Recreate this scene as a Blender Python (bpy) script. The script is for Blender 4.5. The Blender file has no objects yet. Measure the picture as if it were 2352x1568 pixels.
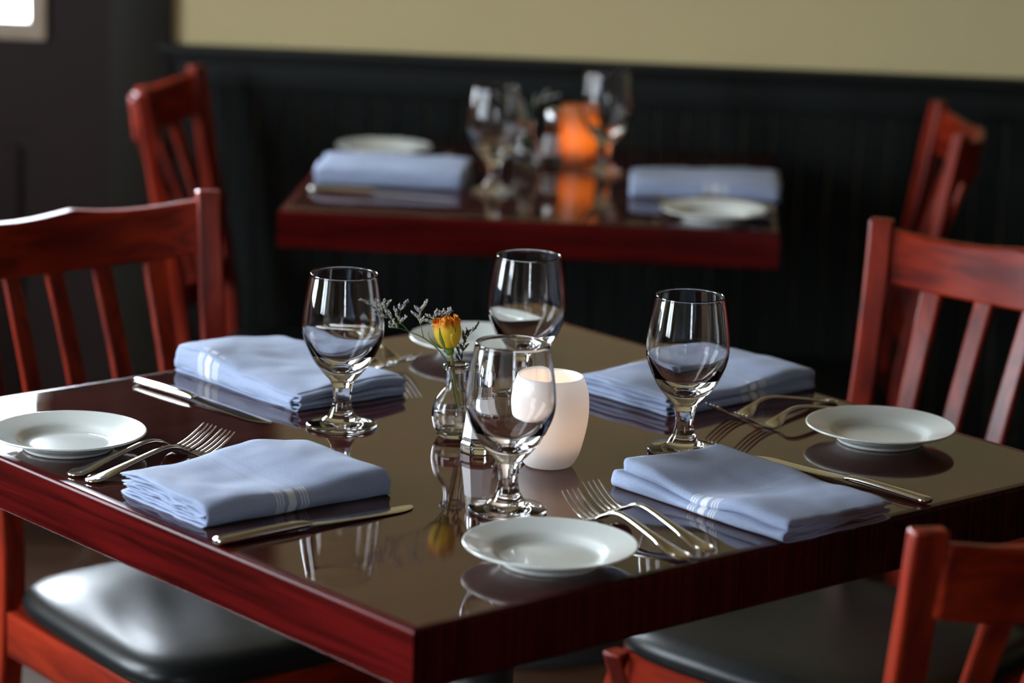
import bpy, bmesh, math, random
from mathutils import Vector, Matrix, noise
random.seed(11)
PI = math.pi
D = bpy.data
C = bpy.context.scene.collection
TZ = 0.762                      # height of both table tops

# ------------------------------------------------------------------ camera
cam_d = D.cameras.new('camera')
cam = D.objects.new('camera', cam_d)
C.objects.link(cam)
cam_d.sensor_width = 36.0
cam_d.lens = 6627.96 / 2352 * 36.0
CY, CP, CR = math.radians(40.9293 - 45.0), math.radians(12.8442), math.radians(1.8469)
fw = Vector((math.sin(CY) * math.cos(CP), math.cos(CY) * math.cos(CP), -math.sin(CP)))
ri = Vector((math.cos(CY), -math.sin(CY), 0))
up = ri.cross(fw)
r2 = ri * math.cos(CR) + up * math.sin(CR)
u2 = up * math.cos(CR) - ri * math.sin(CR)
cam.matrix_world = Matrix(((r2.x, u2.x, -fw.x, 0.2459), (r2.y, u2.y, -fw.y, -2.3694),
                           (r2.z, u2.z, -fw.z, 0.8030 + TZ), (0, 0, 0, 1)))
cam_d.dof.use_dof = True
cam_d.dof.focus_distance = 3.02
cam_d.dof.aperture_fstop = 3.4
cam_d.clip_end = 60
sc = bpy.context.scene
sc.camera = cam
sc.view_settings.view_transform = 'Standard'
sc.view_settings.look = 'None'
sc.view_settings.exposure = 0.0
sc.view_settings.gamma = 1.0
sc.view_settings.use_curve_mapping = False
cy = sc.cycles
cy.max_bounces = 14
cy.transmission_bounces = 14
cy.glossy_bounces = 5
cy.diffuse_bounces = 4
cy.transparent_max_bounces = 12
cy.sample_clamp_indirect = 6.0
cy.use_denoising = True

# ------------------------------------------------------------------ world: hazy bright street daylight
w = D.worlds.new('world')
sc.world = w
w.use_nodes = True
nt = w.node_tree
nt.nodes.clear()
wo = nt.nodes.new('ShaderNodeOutputWorld')
bg = nt.nodes.new('ShaderNodeBackground')
tc = nt.nodes.new('ShaderNodeTexCoord')
sx = nt.nodes.new('ShaderNodeSeparateXYZ')
rp = nt.nodes.new('ShaderNodeValToRGB')
nt.links.new(tc.outputs['Generated'], sx.inputs[0])
mp = nt.nodes.new('ShaderNodeMapRange')
mp.inputs[1].default_value = -1
mp.inputs[2].default_value = 1
nt.links.new(sx.outputs['Z'], mp.inputs[0])
nt.links.new(mp.outputs[0], rp.inputs[0])
rp.color_ramp.elements[0].position = 0.44
rp.color_ramp.elements[0].color = (0.20, 0.20, 0.20, 1)
rp.color_ramp.elements[1].position = 0.54
rp.color_ramp.elements[1].color = (0.80, 0.90, 1.0, 1)
# the sun-side haze (street side, +y) is brighter than the sky opposite
mp2 = nt.nodes.new('ShaderNodeMapRange')
mp2.inputs[1].default_value = -0.6
mp2.inputs[2].default_value = 1.0
mp2.inputs[3].default_value = 1.15
mp2.inputs[4].default_value = 2.8
nt.links.new(sx.outputs['Y'], mp2.inputs[0])
mulc = nt.nodes.new('ShaderNodeVectorMath')
mulc.operation = 'SCALE'
nt.links.new(rp.outputs[0], mulc.inputs[0])
nt.links.new(mp2.outputs[0], mulc.inputs['Scale'])
nt.links.new(mulc.outputs[0], bg.inputs[0])
bg.inputs[1].default_value = 19.5
nt.links.new(bg.outputs[0], wo.inputs[0])


def portal(name, loc, rot, sx_, sy_):
    l = D.lights.new(name, 'AREA')
    l.shape = 'RECTANGLE'
    l.size = sx_
    l.size_y = sy_
    l.cycles.is_portal = True
    o = D.objects.new(name, l)
    C.objects.link(o)
    o.location = loc
    o.rotation_euler = rot
    return o


XL, XR, YB, YF, ZC = -2.45, 3.1, 2.80, -4.7, 2.95
# window openings: (centre along the wall, width, sill, head)
WIN_L = [(-0.98, 0.95, 0.86, 2.40), (0.92, 0.80, 0.86, 2.40)]
WIN_F = [(0.95, 0.55, 1.0, 2.2)]
LITE = (-1.64, -1.013, 0.932, 1.95)
for (c, wd, z0, z1) in WIN_L:
    portal('window_portal', (XL - 0.02, c, (z0 + z1) / 2), (PI / 2, 0, -PI / 2), wd, z1 - z0)
for (c, wd, z0, z1) in WIN_F:
    portal('window_portal', (c, YF - 0.02, (z0 + z1) / 2), (PI / 2, 0, PI), wd, z1 - z0)
portal('window_portal', ((LITE[0] + LITE[1]) / 2, YB + 0.02, (LITE[2] + LITE[3]) / 2), (PI / 2, 0, 0), LITE[1] - LITE[0], LITE[3] - LITE[2])


# ------------------------------------------------------------------ materials
def mat(name, col=(0.5, 0.5, 0.5), rough=0.5, **kw):
    m = D.materials.new(name)
    m.use_nodes = True
    b = m.node_tree.nodes['Principled BSDF']
    b.inputs['Base Color'].default_value = (*col, 1)
    b.inputs['Roughness'].default_value = rough
    for k, v in kw.items():
        b.inputs[k.replace('_', ' ')].default_value = v
    return m


def nd(m, t, **kw):
    n = m.node_tree.nodes.new(t)
    for k, v in kw.items():
        setattr(n, k, v)
    return n


def ln(m, a, b):
    m.node_tree.links.new(a, b)


def wood(name, dark, light, scale, rough, coat=0.0, spec=0.5, bump=0.02):
    m = mat(name, light, rough)
    b = m.node_tree.nodes['Principled BSDF']
    b.inputs['Coat Weight'].default_value = coat
    b.inputs['Coat Roughness'].default_value = 0.08
    b.inputs['Specular IOR Level'].default_value = spec
    t = nd(m, 'ShaderNodeTexCoord')
    mpn = nd(m, 'ShaderNodeMapping')
    mpn.inputs['Scale'].default_value = scale
    n = nd(m, 'ShaderNodeTexNoise')
    n.inputs['Scale'].default_value = 1.0
    n.inputs['Detail'].default_value = 5
    n.inputs['Distortion'].default_value = 0.6
    r = nd(m, 'ShaderNodeValToRGB')
    r.color_ramp.elements[0].position = 0.36
    r.color_ramp.elements[0].color = (*dark, 1)
    r.color_ramp.elements[1].position = 0.66
    r.color_ramp.elements[1].color = (*light, 1)
    ln(m, t.outputs['Object'], mpn.inputs[0])
    ln(m, mpn.outputs[0], n.inputs[0])
    ln(m, n.outputs[0], r.inputs[0])
    ln(m, r.outputs[0], b.inputs['Base Color'])
    if bump:
        bp = nd(m, 'ShaderNodeBump')
        bp.inputs['Strength'].default_value = bump
        bp.inputs['Distance'].default_value = 0.001
        ln(m, n.outputs[0], bp.inputs['Height'])
        ln(m, bp.outputs[0], b.inputs['Normal'])
    return m


RD, RL = (0.12, 0.006, 0.002), (0.33, 0.024, 0.005)
m_red_z = wood('mahogany_vertical', RD, RL, (45, 45, 5), 0.36, 0.0, 0.38)
m_red_x = wood('mahogany_horizontal', RD, RL, (5, 45, 45), 0.38, 0.0, 0.2)
m_red_y = wood('mahogany_depth', RD, RL, (45, 5, 45), 0.36, 0.0, 0.38)
ED, EL = (0.030, 0.0014, 0.0012), (0.090, 0.0038, 0.0034)
m_edge_x = wood('table_edge_long_grain', ED, EL, (4, 60, 85), 0.25, 0.0, 0.10)
m_edge_v_shaded = wood('table_edge_short_grain_shaded', (0.022, 0.0010, 0.0010), (0.050, 0.002, 0.002), (180, 180, 5), 0.25, 0.0, 0.22)  # same laminate, with the shade of the right-facing side put into its colour
m_top = wood('table_top_dark_mahogany', (0.030, 0.0075, 0.006), (0.050, 0.012, 0.009), (4, 60, 4), 0.035, 0.0, 0.62, 0.0)
# faint wear and dust on the polish
b = m_top.node_tree.nodes['Principled BSDF']
b.inputs['Specular Tint'].default_value = (1.0, 0.82, 0.68, 1)
tcn = nd(m_top, 'ShaderNodeTexCoord')
nz = nd(m_top, 'ShaderNodeTexNoise')
nz.inputs['Scale'].default_value = 9
nz.inputs['Detail'].default_value = 8
mr = nd(m_top, 'ShaderNodeMapRange')
mr.inputs[1].default_value = 0.35
mr.inputs[2].default_value = 0.75
mr.inputs[3].default_value = 0.02
mr.inputs[4].default_value = 0.09
ln(m_top, tcn.outputs['Object'], nz.inputs[0])
ln(m_top, nz.outputs[0], mr.inputs[0])
ln(m_top, mr.outputs[0], b.inputs['Roughness'])
m_black = mat('black_iron', (0.012, 0.012, 0.013), 0.45)
m_glass = mat('clear_glass', (1, 1, 1), 0.0, Transmission_Weight=1.0, IOR=1.5)
m_water = mat('water', (1, 1, 1), 0.0, Transmission_Weight=1.0, IOR=1.33)
m_steel = mat('polished_steel', (0.80, 0.78, 0.74), 0.09, Metallic=1.0)
m_porc = mat('white_porcelain', (0.72, 0.76, 0.73), 0.12, Coat_Weight=0.5, Coat_Roughness=0.03)
m_wax = mat('white_wax', (0.9, 0.85, 0.75), 0.5, Subsurface_Weight=0.3)
m_salt = mat('salt_behind_glass', (0.88, 0.88, 0.90), 0.8, Coat_Weight=1.0, Coat_Roughness=0.02)
m_chrome = mat('chrome', (0.85, 0.85, 0.86), 0.12, Metallic=1.0)
m_seat = mat('black_vinyl', (0.008, 0.009, 0.009), 0.36, Specular_IOR_Level=0.3)
bs = m_seat.node_tree.nodes['Principled BSDF']
tv = nd(m_seat, 'ShaderNodeTexCoord')
nv = nd(m_seat, 'ShaderNodeTexNoise')
nv.inputs['Scale'].default_value = 55
nv.inputs['Detail'].default_value = 4
bv = nd(m_seat, 'ShaderNodeBump')
bv.inputs['Strength'].default_value = 0.25
bv.inputs['Distance'].default_value = 0.001
ln(m_seat, tv.outputs['Object'], nv.inputs[0])
ln(m_seat, nv.outputs[0], bv.inputs['Height'])
ln(m_seat, bv.outputs[0], bs.inputs['Normal'])


def paint(name, col, rough, amt=0.12, scale=3.0, spec=0.5):
    m = mat(name, col, rough, Specular_IOR_Level=spec)
    b_ = m.node_tree.nodes['Principled BSDF']
    t = nd(m, 'ShaderNodeTexCoord')
    n = nd(m, 'ShaderNodeTexNoise')
    n.inputs['Scale'].default_value = scale
    n.inputs['Detail'].default_value = 6
    r = nd(m, 'ShaderNodeValToRGB')
    r.color_ramp.elements[0].position = 0.3
    r.color_ramp.elements[0].color = (*[c * (1 - amt) for c in col], 1)
    r.color_ramp.elements[1].position = 0.7
    r.color_ramp.elements[1].color = (*[min(1, c * (1 + amt)) for c in col], 1)
    ln(m, t.outputs['Object'], n.inputs[0])
    ln(m, n.outputs[0], r.inputs[0])
    ln(m, r.outputs[0], b_.inputs['Base Color'])
    return m


m_cream = paint('cream_wall_paint', (0.69, 0.575, 0.30), 0.75, 0.03, 1.5)
m_wains = paint('dark_green_wainscot_paint', (0.0080, 0.0100, 0.0092), 0.6, 0.1, 3.0, 0.16)
m_casing = paint('charcoal_casing_paint', (0.019, 0.017, 0.0125), 0.5, 0.08, 3.0, 0.2)
m_rail = paint('black_rail_paint', (0.006, 0.006, 0.0052), 0.5, 0.1, 3.0, 0.2)
m_door = paint('aubergine_door_paint', (0.020, 0.0105, 0.0095), 0.5, 0.08, 3.0, 0.25)
m_litefr = paint('ivory_window_bead', (0.50, 0.42, 0.32), 0.4, 0.05)
m_ceil = paint('cream_ceiling_paint', (0.42, 0.36, 0.25), 0.85, 0.03)
m_floor = wood('brown_floorboard', (0.035, 0.014, 0.006), (0.08, 0.035, 0.015), (3, 30, 10), 0.4, 0.2)
m_green = mat('stem_green', (0.14, 0.26, 0.035), 0.5)
m_stem = mat('rose_stem_green', (0.30, 0.30, 0.06), 0.45)
m_stemd = mat('statice_stem_green', (0.05, 0.12, 0.04), 0.5)
m_sepal = mat('sepal_green', (0.16, 0.24, 0.03), 0.5)
m_flw = mat('statice_white', (0.72, 0.70, 0.62), 0.7)
m_flv = mat('statice_violet', (0.38, 0.30, 0.62), 0.7)
m_flg = mat('statice_calyx_green', (0.30, 0.33, 0.17), 0.7)
m_fld = mat('statice_dry_calyx', (0.10, 0.11, 0.07), 0.8)

# pane glass: thin sheet that lets light straight through
m_pane = D.materials.new('window_pane_glass')
m_pane.use_nodes = True
t_ = m_pane.node_tree
t_.nodes.clear()
o_ = t_.nodes.new('ShaderNodeOutputMaterial')
mx = t_.nodes.new('ShaderNodeMixShader')
tr = t_.nodes.new('ShaderNodeBsdfTransparent')
gl = t_.nodes.new('ShaderNodeBsdfGlossy')
gl.inputs['Roughness'].default_value = 0.02
mx.inputs[0].default_value = 0.06
t_.links.new(tr.outputs[0], mx.inputs[1])
t_.links.new(gl.outputs[0], mx.inputs[2])
t_.links.new(mx.outputs[0], o_.inputs[0])


def frosted(name, col, trans, gloss_r=0.35):
    m = D.materials.new(name)
    m.use_nodes = True
    t = m.node_tree
    t.nodes.clear()
    o = t.nodes.new('ShaderNodeOutputMaterial')
    df = t.nodes.new('ShaderNodeBsdfDiffuse')
    df.inputs[0].default_value = (*col, 1)
    tl = t.nodes.new('ShaderNodeBsdfTranslucent')
    tl.inputs[0].default_value = (*trans, 1)
    g = t.nodes.new('ShaderNodeBsdfGlossy')
    g.inputs['Roughness'].default_value = gloss_r
    a = t.nodes.new('ShaderNodeMixShader')
    a.inputs[0].default_value = 0.42
    c = t.nodes.new('ShaderNodeMixShader')
    c.inputs[0].default_value = 0.06
    t.links.new(df.outputs[0], a.inputs[1])
    t.links.new(tl.outputs[0], a.inputs[2])
    t.links.new(a.outputs[0], c.inputs[1])
    t.links.new(g.outputs[0], c.inputs[2])
    t.links.new(c.outputs[0], o.inputs[0])
    return m


m_frost = frosted('frosted_white_glass', (0.95, 0.95, 0.97), (0.95, 0.94, 0.93))
m_amber = frosted('frosted_amber_glass', (0.50, 0.22, 0.09), (0.95, 0.60, 0.24))


def flame_mat(strength, col):
    m = D.materials.new('candle_flame')
    m.use_nodes = True
    t = m.node_tree
    t.nodes.clear()
    o = t.nodes.new('ShaderNodeOutputMaterial')
    e = t.nodes.new('ShaderNodeEmission')
    e.inputs[0].default_value = (*col, 1)
    e.inputs[1].default_value = strength
    t.links.new(e.outputs[0], o.inputs[0])
    return m


def napkin_mat():
    m = mat('blue_cotton', (0.32, 0.385, 0.55), 0.85, Sheen_Weight=0.08, Sheen_Roughness=0.5)
    b_ = m.node_tree.nodes['Principled BSDF']
    uv = nd(m, 'ShaderNodeUVMap')
    sp = nd(m, 'ShaderNodeSeparateXYZ')
    ln(m, uv.outputs[0], sp.inputs[0])

    def band(lo, hi):
        a = nd(m, 'ShaderNodeMath', operation='GREATER_THAN')
        a.inputs[1].default_value = lo
        c = nd(m, 'ShaderNodeMath', operation='LESS_THAN')
        c.inputs[1].default_value = hi
        ln(m, sp.outputs[0], a.inputs[0])
        ln(m, sp.outputs[0], c.inputs[0])
        x = nd(m, 'ShaderNodeMath', operation='MULTIPLY')
        ln(m, a.outputs[0], x.inputs[0])
        ln(m, c.outputs[0], x.inputs[1])
        return x
    acc = None
    for lo, hi in ((0.0, 0.0016), (0.0036, 0.0052), (0.0072, 0.0088), (0.0145, 0.0235), (0.0292, 0.0308), (0.0328, 0.0344), (0.0364, 0.038)):
        x = band(lo, hi)
        if acc is None:
            acc = x
        else:
            a = nd(m, 'ShaderNodeMath', operation='ADD')
            ln(m, acc.outputs[0], a.inputs[0])
            ln(m, x.outputs[0], a.inputs[1])
            acc = a
    ab = nd(m, 'ShaderNodeMath', operation='ABSOLUTE')
    ln(m, sp.outputs[1], ab.inputs[0])
    mk = nd(m, 'ShaderNodeMapRange')
    mk.inputs[1].default_value = 0.010
    mk.inputs[2].default_value = 0.022
    mk.inputs[3].default_value = 0.75
    mk.inputs[4].default_value = 0.06
    ln(m, ab.outputs[0], mk.inputs[0])
    f = nd(m, 'ShaderNodeMath', operation='MULTIPLY')
    ln(m, acc.outputs[0], f.inputs[0])
    ln(m, mk.outputs[0], f.inputs[1])
    mixc = nd(m, 'ShaderNodeMixRGB')
    mixc.inputs[1].default_value = (0.32, 0.385, 0.55, 1)
    mixc.inputs[2].default_value = (0.92, 0.93, 0.95, 1)
    ln(m, f.outputs[0], mixc.inputs[0])
    # yarn mottling
    t = nd(m, 'ShaderNodeTexCoord')
    n = nd(m, 'ShaderNodeTexNoise')
    n.inputs['Scale'].default_value = 900
    n.inputs['Detail'].default_value = 2
    ln(m, t.outputs['Object'], n.inputs[0])
    mm = nd(m, 'ShaderNodeMixRGB', blend_type='MULTIPLY')
    mm.inputs[0].default_value = 0.5
    rr = nd(m, 'ShaderNodeValToRGB')
    rr.color_ramp.elements[0].position = 0.3
    rr.color_ramp.elements[0].color = (0.62, 0.62, 0.62, 1)
    rr.color_ramp.elements[1].position = 0.6
    ln(m, n.outputs[0], rr.inputs[0])
    ln(m, mixc.outputs[0], mm.inputs[1])
    ln(m, rr.outputs[0], mm.inputs[2])
    ln(m, mm.outputs[0], b_.inputs['Base Color'])
    n2 = nd(m, 'ShaderNodeTexNoise')
    n2.inputs['Scale'].default_value = 60
    n2.inputs['Detail'].default_value = 3
    ln(m, t.outputs['Object'], n2.inputs[0])
    b1 = nd(m, 'ShaderNodeBump')
    b1.inputs['Strength'].default_value = 0.35
    b1.inputs['Distance'].default_value = 0.0004
    ln(m, n.outputs[0], b1.inputs['Height'])
    b2 = nd(m, 'ShaderNodeBump')
    b2.inputs['Strength'].default_value = 0.3
    b2.inputs['Distance'].default_value = 0.002
    ln(m, n2.outputs[0], b2.inputs['Height'])
    ln(m, b1.outputs[0], b2.inputs['Normal'])
    ln(m, b2.outputs[0], b_.inputs['Normal'])
    return m


m_nap = napkin_mat()


def petal_mat():
    m = mat('rose_petal', (0.9, 0.5, 0.02), 0.5)
    b_ = m.node_tree.nodes['Principled BSDF']
    uv = nd(m, 'ShaderNodeUVMap')
    sp = nd(m, 'ShaderNodeSeparateXYZ')
    ln(m, uv.outputs[0], sp.inputs[0])
    n = nd(m, 'ShaderNodeTexNoise')
    n.inputs['Scale'].default_value = 6
    ln(m, uv.outputs[0], n.inputs[0])
    ad = nd(m, 'ShaderNodeMath', operation='MULTIPLY_ADD')
    ad.inputs[1].default_value = 0.25
    ln(m, n.outputs[0], ad.inputs[0])
    ln(m, sp.outputs[1], ad.inputs[2])
    r = nd(m, 'ShaderNodeValToRGB')
    r.color_ramp.elements[0].position = 0.80
    r.color_ramp.elements[0].color = (1.0, 0.64, 0.03, 1)
    r.color_ramp.elements[1].position = 1.0
    r.color_ramp.elements[1].color = (0.98, 0.30, 0.006, 1)
    ln(m, ad.outputs[0], r.inputs[0])
    ln(m, r.outputs[0], b_.inputs['Base Color'])
    return m


m_petal = petal_mat()


# ------------------------------------------------------------------ helpers
def link(name, me, m, parent=None):
    me.materials.clear()
    me.materials.append(m)
    o = D.objects.new(name, me)
    C.objects.link(o)
    if parent is not None:
        o.parent = parent
    return o


def smooth(me, ang=None):
    for p in me.polygons:
        p.use_smooth = True
    if ang is not None:
        me.set_sharp_from_angle(angle=math.radians(ang))


def obj(name, bm, m, parent=None, ang=35):
    me = D.meshes.new(name)
    bm.normal_update()
    bm.to_mesh(me)
    bm.free()
    smooth(me, ang)
    return link(name, me, m, parent)


def pyobj(name, vs, fs, m, parent=None, ang=None, uvs=None, fix=False):
    me = D.meshes.new(name)
    me.from_pydata([tuple(v) for v in vs], [], fs)
    if uvs is not None:
        l = me.uv_layers.new(name='UVMap')
        for lp in me.loops:
            l.data[lp.index].uv = uvs[lp.vertex_index]
    me.validate()
    if fix:
        bm = bmesh.new()
        bm.from_mesh(me)
        bmesh.ops.recalc_face_normals(bm, faces=bm.faces)
        bm.to_mesh(me)
        bm.free()
    smooth(me, ang)
    return link(name, me, m, parent)


def thing(name, label, cat, loc=(0, 0, 0), rotz=0.0, group=None):
    o = D.objects.new(name, None)
    C.objects.link(o)
    o.empty_display_size = 0.05
    o.location = loc
    o.rotation_euler = (0, 0, rotz)
    o['label'] = label
    o['category'] = cat
    if group:
        o['group'] = group
    return o


def tag(o, label, cat, group=None):
    o['label'] = label
    o['category'] = cat
    if group:
        o['group'] = group
    return o


def struct(o):
    o['kind'] = 'structure'
    return o


def box(bm, x0, x1, y0, y1, z0, z1, bev=0.0, seg=2, mtx=None):
    r = bmesh.ops.create_cube(bm, size=1.0)
    vs = r['verts']
    for v in vs:
        v.co = Vector((x0 + (v.co.x + .5) * (x1 - x0), y0 + (v.co.y + .5) * (y1 - y0), z0 + (v.co.z + .5) * (z1 - z0)))
    if mtx is not None:
        bmesh.ops.transform(bm, matrix=mtx, verts=vs)
    if bev > 0:
        es = list({e for v in vs for e in v.link_edges})
        bmesh.ops.bevel(bm, geom=es, offset=bev, segments=seg, profile=0.5, affect='EDGES')


def boxo(name, b6, m, parent=None, bev=0.0, seg=2):
    bm = bmesh.new()
    box(bm, *b6, bev=bev, seg=seg)
    return obj(name, bm, m, parent)


def lathe_data(prof, seg=64, close=False):
    """surface of revolution; prof = [(r, z)], r = 0 allowed at the ends"""
    vs, fs, rings = [], [], []
    for (r, z) in prof:
        if r < 1e-7:
            rings.append([len(vs)])
            vs.append((0, 0, z))
        else:
            rings.append(list(range(len(vs), len(vs) + seg)))
            for k in range(seg):
                a = 2 * PI * k / seg
                vs.append((r * math.cos(a), r * math.sin(a), z))
    pairs = list(zip(rings, rings[1:]))
    if close:
        pairs.append((rings[-1], rings[0]))
    for A, B in pairs:
        for k in range(seg):
            k2 = (k + 1) % seg
            if len(A) == 1 and len(B) == 1:
                continue
            if len(A) == 1:
                fs.append((A[0], B[k2], B[k]))
            elif len(B) == 1:
                fs.append((A[k], A[k2], B[0]))
            else:
                fs.append((A[k], A[k2], B[k2], B[k]))
    return vs, fs


def lathe(name, prof, m, parent=None, seg=64, close=False, ang=None):
    vs, fs = lathe_data(prof, seg, close)
    return pyobj(name, vs, fs, m, parent, ang)


def spline(pts, n):
    """Catmull-Rom through pts"""
    P = [Vector(p) for p in pts]
    P = [P[0] * 2 - P[1]] + P + [P[-1] * 2 - P[-2]]
    out = []
    for i in range(1, len(P) - 2):
        for k in range(n):
            t = k / n
            a, b_, c, d = P[i - 1], P[i], P[i + 1], P[i + 2]
            out.append(0.5 * ((2 * b_) + (c - a) * t + (2 * a - 5 * b_ + 4 * c - d) * t * t + (3 * b_ - a - 3 * c + d) * t ** 3))
    out.append(P[-2].copy())
    return out


def tube_data(path, rads, seg=8, flat=1.0, vs=None, fs=None, upv=Vector((0, 0, 1))):
    """tube along path, rads per point (r or (rw, rh))"""
    if vs is None:
        vs, fs = [], []
    base0 = len(vs)
    n = len(path)
    for i, p in enumerate(path):
        a = path[max(0, i - 1)]
        b_ = path[min(n - 1, i + 1)]
        t = (b_ - a).normalized()
        s = t.cross(upv)
        if s.length < 1e-4:
            s = t.cross(Vector((0, 1, 0)))
        s.normalize()
        u = s.cross(t)
        r = rads[i] if isinstance(rads, (list, tuple)) else rads
        rw, rh = r if isinstance(r, tuple) else (r, r * flat)
        for k in range(seg):
            an = 2 * PI * (k + .5) / seg
            vs.append(p + s * (rw * math.cos(an)) + u * (rh * math.sin(an)))
    for i in range(n - 1):
        for k in range(seg):
            k2 = (k + 1) % seg
            A = base0 + i * seg
            B = A + seg
            fs.append((A + k, A + k2, B + k2, B + k))
    fs.append(tuple(base0 + k for k in range(seg))[::-1])
    fs.append(tuple(base0 + (n - 1) * seg + k for k in range(seg)))
    return vs, fs


def copy_tree(o, loc=None, rotz=None, parent=None):
    c = o.copy()
    C.objects.link(c)
    if parent is not None:
        c.parent = parent
    if loc is not None:
        c.location = loc
    if rotz is not None:
        c.rotation_euler = (0, 0, rotz)
    for ch in list(o.children):
        copy_tree(ch, parent=c)
    return c


S2 = math.sqrt(0.5)


def T1(x, y, z=0.0):
    """point on the front table (its own axes, origin at the near corner) -> room"""
    return Vector(((x - y) * S2, (x + y) * S2, TZ + z))


A45 = PI / 4

# ------------------------------------------------------------------ the room
struct(boxo('floor', (XL - .15, XR + .15, YF - .15, YB + .15, -0.05, -0.012), mat('subfloor', (0.03, 0.02, 0.015), 0.8)))
fl = D.objects['floor']
ip = 0
y = YF
while y < YB - 0.02:
    wd = 0.14
    y1 = min(y + wd, YB)
    xs = [XL, XL + 1.1 + 0.9 * ((ip * 0.37) % 1.0), XL + 3.2 + 0.8 * ((ip * 0.61) % 1.0), XR]
    for a, c in zip(xs, xs[1:]):
        boxo('floorboard', (a + .001, c - .001, y + .001, y1 - .001, -0.012, 0.0), m_floor, fl, bev=0.0015, seg=1)
    y = y1
    ip += 1
struct(boxo('ceiling', (XL - .15, XR + .15, YF - .15, YB + .15, ZC, ZC + .1), m_ceil))

# back wall: plaster with the door opening left free
bm = bmesh.new()
DX0, DX1, DZ = -1.79, -0.865, 2.08
box(bm, XL - .15, DX0, YB, YB + .12, 0, ZC)
box(bm, DX0, DX1, YB, YB + .12, DZ, ZC)
box(bm, DX1, XR + .15, YB, YB + .12, 0, ZC)
struct(obj('wall_back', bm, m_cream))
wb = D.objects['wall_back']
# wainscot: flat frieze board and beadboard planks
RZ0, RZ1 = TZ + 0.121, TZ + 0.147
CX1 = -0.757
boxo('frieze_board', (CX1, XR, YB - .014, YB, TZ + 0.066, RZ0), m_wains, wb, bev=0.002)
x = CX1
while x < XR:
    x1 = min(x + 0.052, XR)
    boxo('bead_plank', (x + .0012, x1 - .0012, YB - .012, YB, 0.13, TZ + 0.066), m_wains, wb, bev=0.003, seg=1)
    x = x1
struct(boxo('baseboard_back', (CX1, XR, YB - .018, YB, 0.0, 0.13), m_rail, None, bev=0.004))
bm = bmesh.new()
box(bm, CX1 - .022, XR, YB - .034, YB, RZ0 + .008, RZ1, bev=0.005)
box(bm, CX1 - .012, XR, YB - .022, YB, RZ0 - .004, RZ0 + .010, bev=0.004)
struct(obj('trim_1', bm, m_rail))
# door casing
bm = bmesh.new()
box(bm, DX1 - .002, CX1, YB - .022, YB + .001, 0, DZ + .108, bev=0.003)
box(bm, DX0 - .108, DX0 + .002, YB - .022, YB + .001, 0, DZ + .108, bev=0.003)
box(bm, DX0, DX1, YB - .022, YB + .001, DZ, DZ + .108, bev=0.003)
struct(obj('trim_2', bm, m_casing))
# door leaf with one lite and two raised panels
bm = bmesh.new()
dy0, dy1 = YB + .012, YB + .055
LX0, LX1, LZ0, LZ1 = LITE
box(bm, DX0 + .004, LX0, dy0, dy1, 0.01, DZ - .004)
box(bm, LX1, DX1 - .004, dy0, dy1, 0.01, DZ - .004)
box(bm, LX0, LX1, dy0, dy1, LZ1, DZ - .004)
box(bm, LX0, LX1, dy0, dy1, 0.735, LZ0)
box(bm, LX0, LX1, dy0, dy1, 0.01, 0.16)
box(bm, LX0, LX1, dy0 + .012, dy1, 0.16, 0.735)
dr = struct(obj('door_1', bm, m_door))
px = (LX0 + LX1) / 2
boxo('raised_panel', (LX0 + .03, px - .02, dy0 + .002, dy0 + .014, 0.19, 0.705), m_door, dr, bev=0.006)
boxo('raised_panel', (px + .02, LX1 - .03, dy0 + .002, dy0 + .014, 0.19, 0.705), m_door, dr, bev=0.006)
boxo('mullion', (px - .02, px + .02, dy0, dy0 + .014, 0.16, 0.735), m_door, dr, bev=0.003)
bm = bmesh.new()
for a in ((LX0 - .022, LX0 + .01, LZ0 - .03, LZ1 + .03), (LX1 - .01, LX1 + .022, LZ0 - .03, LZ1 + .03)):
    box(bm, a[0], a[1], dy0 - .012, dy0 + .02, a[2], a[3], bev=0.004)
for a in ((LZ0 - .03, LZ0 + .005), (LZ1 - .005, LZ1 + .03)):
    box(bm, LX0 - .022, LX1 + .022, dy0 - .011, dy0 + .02, a[0], a[1], bev=0.004)
obj('lite_frame', bm, m_litefr, dr)
boxo('pane', (LX0, LX1, dy0 + .018, dy0 + .022, LZ0, LZ1), m_pane, dr)
kb = lathe('door_knob', [(0, .058), (.018, .056), (.026, .046), (.026, .036), (.012, .024), (.010, .01), (.028, .006), (.030, 0)], mat('aged_brass', (0.45, 0.30, 0.12), 0.25, Metallic=1.0), dr, 24)
kb.location = (DX0 + .07, dy0, 1.0)
kb.rotation_euler = (PI / 2, 0, 0)
boxo('threshold', (DX0, DX1, YB, YB + .11, 0, .012), m_black, dr)


def wall_with_windows(name, axis, c0, thick, lo, hi, wins, mat_up):
    """plain wall with openings, dark dado below; axis 'x' = wall runs along y at x=c0"""
    bm = bmesh.new()

    def bb(a0, a1, z0, z1):
        if a1 - a0 < 1e-4 or z1 - z0 < 1e-4:
            return
        if axis == 'x':
            box(bm, min(c0, c0 + thick), max(c0, c0 + thick), a0, a1, z0, z1)
        else:
            box(bm, a0, a1, min(c0, c0 + thick), max(c0, c0 + thick), z0, z1)
    cur = lo
    for (c, wd, z0, z1) in sorted(wins):
        bb(cur, c - wd / 2, 0, ZC)
        bb(c - wd / 2, c + wd / 2, 0, z0)
        bb(c - wd / 2, c + wd / 2, z1, ZC)
        cur = c + wd / 2
    bb(cur, hi, 0, ZC)
    return struct(obj(name, bm, mat_up))


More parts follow.
